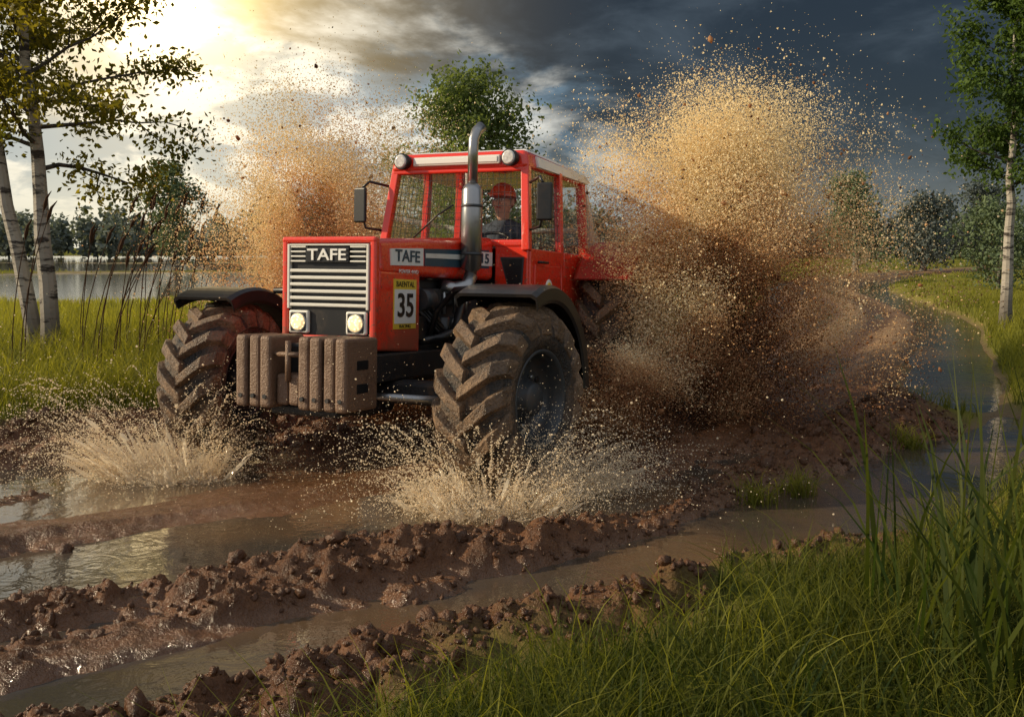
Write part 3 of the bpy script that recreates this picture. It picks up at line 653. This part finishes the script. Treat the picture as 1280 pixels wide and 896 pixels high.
# ---------------------------------------------------------------- driver
DR=empty('driver',(DU,1.97,1.235)); DR.parent=TR
def skinned(name,pts,edges,rad,m,parent,sub=2,root=0):
    me=bpy.data.meshes.new(name); me.from_pydata(pts,edges,[]); me.materials.append(m)
    ob=bpy.data.objects.new(name,me); COL.objects.link(ob); ob.parent=parent
    md=ob.modifiers.new('skin','SKIN'); md.use_smooth_shade=True
    if not me.skin_vertices: return ob
    for i,r in enumerate(rad):
        d=me.skin_vertices[0].data[i]; d.radius=(r,r) if not hasattr(r,'__len__') else r; d.use_root=(i==root)
    s=ob.modifiers.new('s','SUBSURF'); s.levels=sub; s.render_levels=sub
    return ob
pts=[(0,0,0),(0,.02,.18),(0,.0,.34),(0,-.02,.47),(0,-.035,.55),
 (.18,-.01,.44),(.27,-.12,.27),(.17,-.27,.36),
 (-.18,-.01,.44),(-.27,-.12,.27),(-.17,-.27,.36),
 (.1,-.02,-.02),(.14,-.40,.02),(.14,-.46,-.28),(.14,-.54,-.31),
 (-.1,-.02,-.02),(-.14,-.40,.02),(-.14,-.46,-.28),(-.14,-.54,-.31)]
ed=[(0,1),(1,2),(2,3),(3,4),(3,5),(5,6),(6,7),(3,8),(8,9),(9,10),(0,11),(11,12),(12,13),(13,14),(0,15),(15,16),(16,17),(17,18)]
rad=[.14,.135,.15,.10,.055,.075,.052,.034,.075,.052,.034,.095,.07,.05,.04,.095,.07,.05,.04]
skinned('body',pts,ed,rad,M['cloth'],DR)
skinned('neck_and_head',[(0,-.03,.52),(0,-.04,.60),(0,-.05,.66),(0,-.05,.74)],[(0,1),(1,2),(2,3)],[.052,.055,.085,.085],M['skin'],DR)
skinned('nose',[(0,-.135,.70),(0,-.155,.672)],[(0,1)],[.011,.015],M['skin'],DR)
def ell(name,c,s,m,parent,cut=None):
    v,f=ico(3); v=v*np.array(s)+np.array(c); return mesh(name,v,[tuple(int(i) for i in q) for q in f],m,parent,smooth=True)
for s in (-1,1):
    ell('eye',(s*.032,-.128,.705),(.014,.01,.009),M['white'],DR); ell('iris',(s*.032,-.1365,.705),(.006,.004,.006),M['black'],DR)
    ell('ear',(s*.088,-.04,.69),(.012,.022,.03),M['skin'],DR)
ell('mouth',(0,-.134,.645),(.025,.008,.006),M['redb'],DR)
v,f=ico(4); keep=[q for q in f if all(v[i][2]>-.05 or v[i][1]>.25 for i in q)]
mesh('helmet',v*np.array((.108,.13,.118))+np.array((0,-.045,.735)),[tuple(int(i) for i in q) for q in keep],M['helmet'],DR,smooth=True)
hexa('helmet_peak',[(-.08,-.16,.755),(.08,-.16,.755),(.06,-.22,.74),(-.06,-.22,.74)][::-1],[(-.08,-.155,.765),(.08,-.155,.765),(.06,-.22,.748),(-.06,-.22,.748)][::-1],M['helmet'],DR,.003)
for s in (-1,1):
    w=Vector((s*.17,-.27,.36))
    skinned('palm',[w,w+Vector((0,-.05,.0)),w+Vector((0,-.085,.0))],[(0,1),(1,2)],[(.026,.022),(.036,.018),(.034,.016)],M['glove'],DR,1)
    for k in range(4):
        o=Vector((s*(-.028+k*.019),-.085,.002)); l=[.036,.042,.04,.03][k]
        q=[w+o*1.0,w+o+Vector((0,-l,.006)),w+o+Vector((0,-l-.008,-.024)),w+o+Vector((0,-l+.018,-.034))]
        skinned('finger',q,[(0,1),(1,2),(2,3)],[.0095,.009,.0085,.007],M['glove'],DR,1)
    q=[w+Vector((-s*.02,-.03,0)),w+Vector((-s*.05,-.06,-.004)),w+Vector((-s*.052,-.09,-.014))]
    skinned('thumb',q,[(0,1),(1,2)],[.012,.0105,.008],M['glove'],DR,1)

# ================================================================ flung mud (real droplets and clods, no volume)
tet=np.array([(1,1,1),(1,-1,-1),(-1,1,-1),(-1,-1,1)])*.58; tetf=np.array([(0,1,2),(0,3,1),(0,2,3),(1,3,2)])
def plume(name,c,r,h,n,seed,lean=(0,0),nbig=1500,z0=0.,s0=.0033,cb=.2,J=110,cg=.95,depth=.85,foot=.62,ex=.66):
    E=empty(name,(c[0],c[1],z0))
    rs=np.random.default_rng(seed)
    ja=rs.uniform(0,2*np.pi,J); jt=np.abs(rs.normal(0,.5,J)); jh=h*rs.uniform(.6,1.04,J)*np.exp(-(jt*ex)**2)
    wj=jh**1.2*(.3+rs.random(J)); ji=rs.choice(J,n,p=wj/wj.sum()); t=rs.random(n)**.82
    sx=np.cos(ja)*jt*r*1.55; sy=np.sin(ja)*jt*r*depth
    k=foot+(1.04-foot)*t**.8
    sp=(.09+.09*t)*r
    x=sx[ji]*k+lean[0]*t*h+rs.normal(0,1,n)*sp; y=sy[ji]*k+lean[1]*t*h+rs.normal(0,1,n)*sp
    z=jh[ji]*t+rs.normal(0,.035,n)*h
    u=rs.random(n)<.07; x[u]+=rs.normal(0,.36,u.sum())*r; z[u]+=rs.normal(0,.12,u.sum())*h; y[u]+=rs.normal(0,.3,u.sum())*r
    cn=fbm(x*2.6+z*.9+y*.7,z*2.2+y,4,50+seed)
    ok=(z>-.02)&(rs.random(n)<.35+1.5*ss(.32,.6,cn)); x,y,z,cn=x[ok],y[ok],z[ok],cn[ok]; n=len(x)
    sz=s0*np.exp(rs.normal(0,.5,n)); sz=np.clip(sz,.0014,.013)
    col=np.clip((z/h)*cg+cb+(cn-.5)*1.5+rs.normal(0,.13,n),0,1)  # sunlit golden top and dark foot painted into droplet colour by height
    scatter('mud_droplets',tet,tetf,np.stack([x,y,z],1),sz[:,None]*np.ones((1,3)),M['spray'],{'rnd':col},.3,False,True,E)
    ji=rs.integers(0,J,nbig); t=rs.random(nbig)**.7
    P=np.stack([sx[ji]*(.4+.8*t)+rs.normal(0,.24,nbig)*r+lean[0]*t*h,sy[ji]*(.4+.8*t)+rs.normal(0,.22,nbig)*r,np.abs(jh[ji]*t+rs.normal(0,.13,nbig)*h)],1)
    s=np.clip(.005*np.exp(rs.normal(0,.6,nbig)),.003,.026)
    tv,tf=ico(1); scatter('mud_lumps',tv,tf,P,s[:,None]*rs.uniform(.6,1.4,(nbig,3)),M['spray'],{'rnd':np.clip(rs.normal(.22,.16,nbig),0,1)},.35,True,True,E)
    return E
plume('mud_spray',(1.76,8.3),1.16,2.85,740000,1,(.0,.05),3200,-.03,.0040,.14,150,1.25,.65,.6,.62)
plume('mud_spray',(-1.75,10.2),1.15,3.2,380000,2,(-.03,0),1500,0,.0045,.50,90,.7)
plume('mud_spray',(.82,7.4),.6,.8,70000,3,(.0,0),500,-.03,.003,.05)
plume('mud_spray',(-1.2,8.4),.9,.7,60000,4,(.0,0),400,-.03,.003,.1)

def splash(c,dirs,n,h,seed,rx=.35,nd=14000):
    rs=np.random.default_rng(seed); E=empty('water_splash',(c[0],c[1],WL)); B=[];BS=[]
    A=300;K=9
    for ring in range(4):
        th=np.linspace(0,2*np.pi,A,endpoint=False); r0=rx*(.45+.28*ring)
        nz=vn(th*5.5+ring*31,th*0+seed,seed)*.5+vn(th*16,th*0+ring,seed+3)*.5
        Hh=h*(1-.17*ring)*np.clip((nz-.28)*1.8,.02,1.2)**1.6+rs.random(A)*.012
        V=np.zeros((K,A,3))
        for k in range(K):
            t=k/(K-1); fl=r0+Hh*(.3+.3*ring)*t**1.4
            jx=(vn(th*20,np.full(A,k*.7),seed+ring)-.5)*.04*t
            V[k,:,0]=np.cos(th+jx)*(fl+jx)+dirs[0]*Hh*t*.8; V[k,:,1]=(np.sin(th+jx)*(fl+jx))*.6+dirs[1]*Hh*t*.6
            V[k,:,2]=Hh*(t-.18*t*t)
        idx=np.arange(K*A).reshape(K,A); a=idx[:-1];b=idx[1:]
        F=np.stack([a,np.roll(a,-1,1),np.roll(b,-1,1),b],-1)
        hol=vn(np.tile(th*14,(K-1,1)),np.tile(np.arange(K-1)[:,None]*.8,(1,A)),seed+11+ring)+np.linspace(-.05,.45,K-1)[:,None]
        F=F[hol<.60].reshape(-1,4)
        mesh_np('splash_sheet',V.reshape(-1,3),F,[M['splash']],4,None,True,parent=E)
        for i in range(A):
            if Hh[i]>.2*h:
                dd=(V[-1,i]-V[-3,i]); dd/=np.linalg.norm(dd)+1e-6
                L=rs.uniform(.04,.26); nbd=int(rs.integers(5,14))
                for q in np.sort(rs.random(nbd)):
                    B.append(V[-1,i]*(.75+.25*q)+dd*L*q+np.array([0,0,-.5*L*q*q])+rs.normal(0,.003+.01*q,3)); BS.append(rs.uniform(.0018,.0050)*(1.15-.7*q))
    for i in range(n):
        a=rs.uniform(0,2*math.pi); p=np.array([math.cos(a)*rx*rs.uniform(.5,1.1),math.sin(a)*rx*.55*rs.uniform(.3,1),0.])
        v=np.array([math.cos(a)*rs.uniform(.3,2.2)+dirs[0],math.sin(a)*rs.uniform(.2,.9)+dirs[1],math.sqrt(2*9.8*h)*rs.uniform(.3,1.15)])
        T=v[2]/9.8*rs.uniform(.7,1.6); t0=T*rs.uniform(0,.6)
        for t in np.linspace(t0,T,int(rs.integers(12,40))):
            q=p+v*t+np.array([0,0,-4.9*t*t])+rs.normal(0,.0035,3)
            if q[2]>0: B.append(q); BS.append(.0036*math.exp(rs.normal(0,.35))*(1-.5*(t-t0)/(T-t0+1e-6)))
    a=rs.uniform(0,2*np.pi,nd); vz=np.sqrt(2*9.8*h)*np.abs(rs.normal(.55,.35,nd)); T=2*vz/9.8*rs.random(nd)
    vr=rs.uniform(.2,1.0,nd)*(1+1.4*rs.random(nd)**3)
    D=np.stack([np.cos(a)*(rx*.9+vr*T*1.5)+dirs[0]*T,np.sin(a)*(rx*.5+vr*T*.8)+dirs[1]*T,vz*T-4.9*T*T],1)
    tv,tf=ico(1); DS=np.clip(.0019*np.exp(rs.normal(0,.5,nd)),.0009,.008)
    D=np.concatenate([D,np.array(B)]); DS=np.concatenate([DS,np.array(BS)])
    scatter('splash_drops',tv,tf,D,DS[:,None]*np.ones((1,3)),M['splash'],None,.1,True,True,E)
splash((-.12,5.62),(.0,-.2),420,.46,1,.36,20000)
splash((-2.3,6.45),(-.4,-.3),420,.54,2,.36,20000)
splash((.3,5.95),(.8,-.1),220,.32,3,.2,8000)

# ================================================================ sky / light
W=bpy.data.worlds.new('World'); sc.world=W; W.use_nodes=True; nt=NT(W.node_tree)
bg=nt.n['Background']; tc=nt.new('ShaderNodeTexCoord'); g=tc.outputs['Generated']
sp=nt.new('ShaderNodeSeparateXYZ'); nt.l.new(g,sp.inputs[0]); x,y,z=sp.outputs
az=nt.math('ADD',nt.math('ABSOLUTE',z),.33)
cb=nt.new('ShaderNodeCombineXYZ'); nt.l.new(nt.math('DIVIDE',x,az),cb.inputs[0]); nt.l.new(nt.math('DIVIDE',y,az),cb.inputs[1]); nt.l.new(z,cb.inputs[2])
cv=cb.outputs[0]
n1=nt.noise(cv,1.9,10,.58,.35); n2=nt.noise(cv,4.6,9,.6,.3)
clear=nt.mix(nt.sstep(n2,.44,.56),(.19,.30,.40),(.80,.79,.72))
clear=nt.mix(nt.sstep(n1,.52,.68,0,.75),clear,(.22,.25,.27))
stm=nt.mix(nt.sstep(n2,.40,.74),(.010,.016,.025),(.048,.064,.082))
sval=nt.math('ADD',nt.math('ADD',x,nt.math('MULTIPLY',z,1.7)),nt.math('MULTIPLY',nt.math('SUBTRACT',n1,.5),.9))
sm=nt.sstep(sval,.10,.30)
sky=nt.mix(sm,clear,stm)
hzc=nt.mix(nt.sstep(x,-.25,.3),(.66,.65,.54),(.17,.195,.205))
sky=nt.mix(nt.sstep(z,.11,.0,0,.9),sky,hzc)
S=Vector((-425,1244,315)).normalized()
vd=nt.new('ShaderNodeVectorMath',operation='DOT_PRODUCT'); nt.l.new(g,vd.inputs[0]); vd.inputs[1].default_value=S
dt=nt.math('MAXIMUM',vd.outputs['Value'],0.0)
gl=nt.math('ADD',nt.math('MULTIPLY',nt.math('POWER',dt,55),.75),nt.math('MULTIPLY',nt.math('POWER',dt,500),2.8))
glc=nt.mix(1,(1,.70,.26),gl,'MULTIPLY')
sky=nt.mix(1,sky,glc,'ADD')
back=nt.mix(nt.sstep(z,.0,.7),(.42,.42,.42),(.50,.53,.58))
bf=nt.math('MAXIMUM',nt.sstep(y,.25,-.3),nt.sstep(z,.35,.7,0,.5))
sky=nt.mix(bf,sky,back)
ns=nt.new('ShaderNodeTexSky',sky_type='NISHITA'); ns.sun_disc=False; ns.sun_elevation=R(23); ns.sun_rotation=R(-92)
sky=nt.mix(1,sky,nt.mix(1,ns.outputs[0],(.008,.008,.008),'MULTIPLY'),'ADD')
nt.put(bg.inputs[0],sky); bg.inputs[1].default_value=1.0
L=bpy.data.lights.new('sun','SUN'); L.energy=5.0; L.angle=R(.8); L.color=(1,.83,.57)
lo=bpy.data.objects.new('sun',L); COL.objects.link(lo)
sd=Vector((-.92,-.04,.40)); lo.rotation_euler=(-sd).to_track_quat('-Z','Y').to_euler(); lo.location=(-20,-5,15)
cam=bpy.data.cameras.new('camera'); co=bpy.data.objects.new('camera',cam); COL.objects.link(co); sc.camera=co
co.location=(0,0,1.45); co.rotation_euler=(R(90-6.33),0,0); cam.lens=35; cam.sensor_width=36; cam.clip_end=9000; cam.clip_start=.05
sc.view_settings.view_transform='Standard'; sc.view_settings.look='None'; sc.view_settings.exposure=0
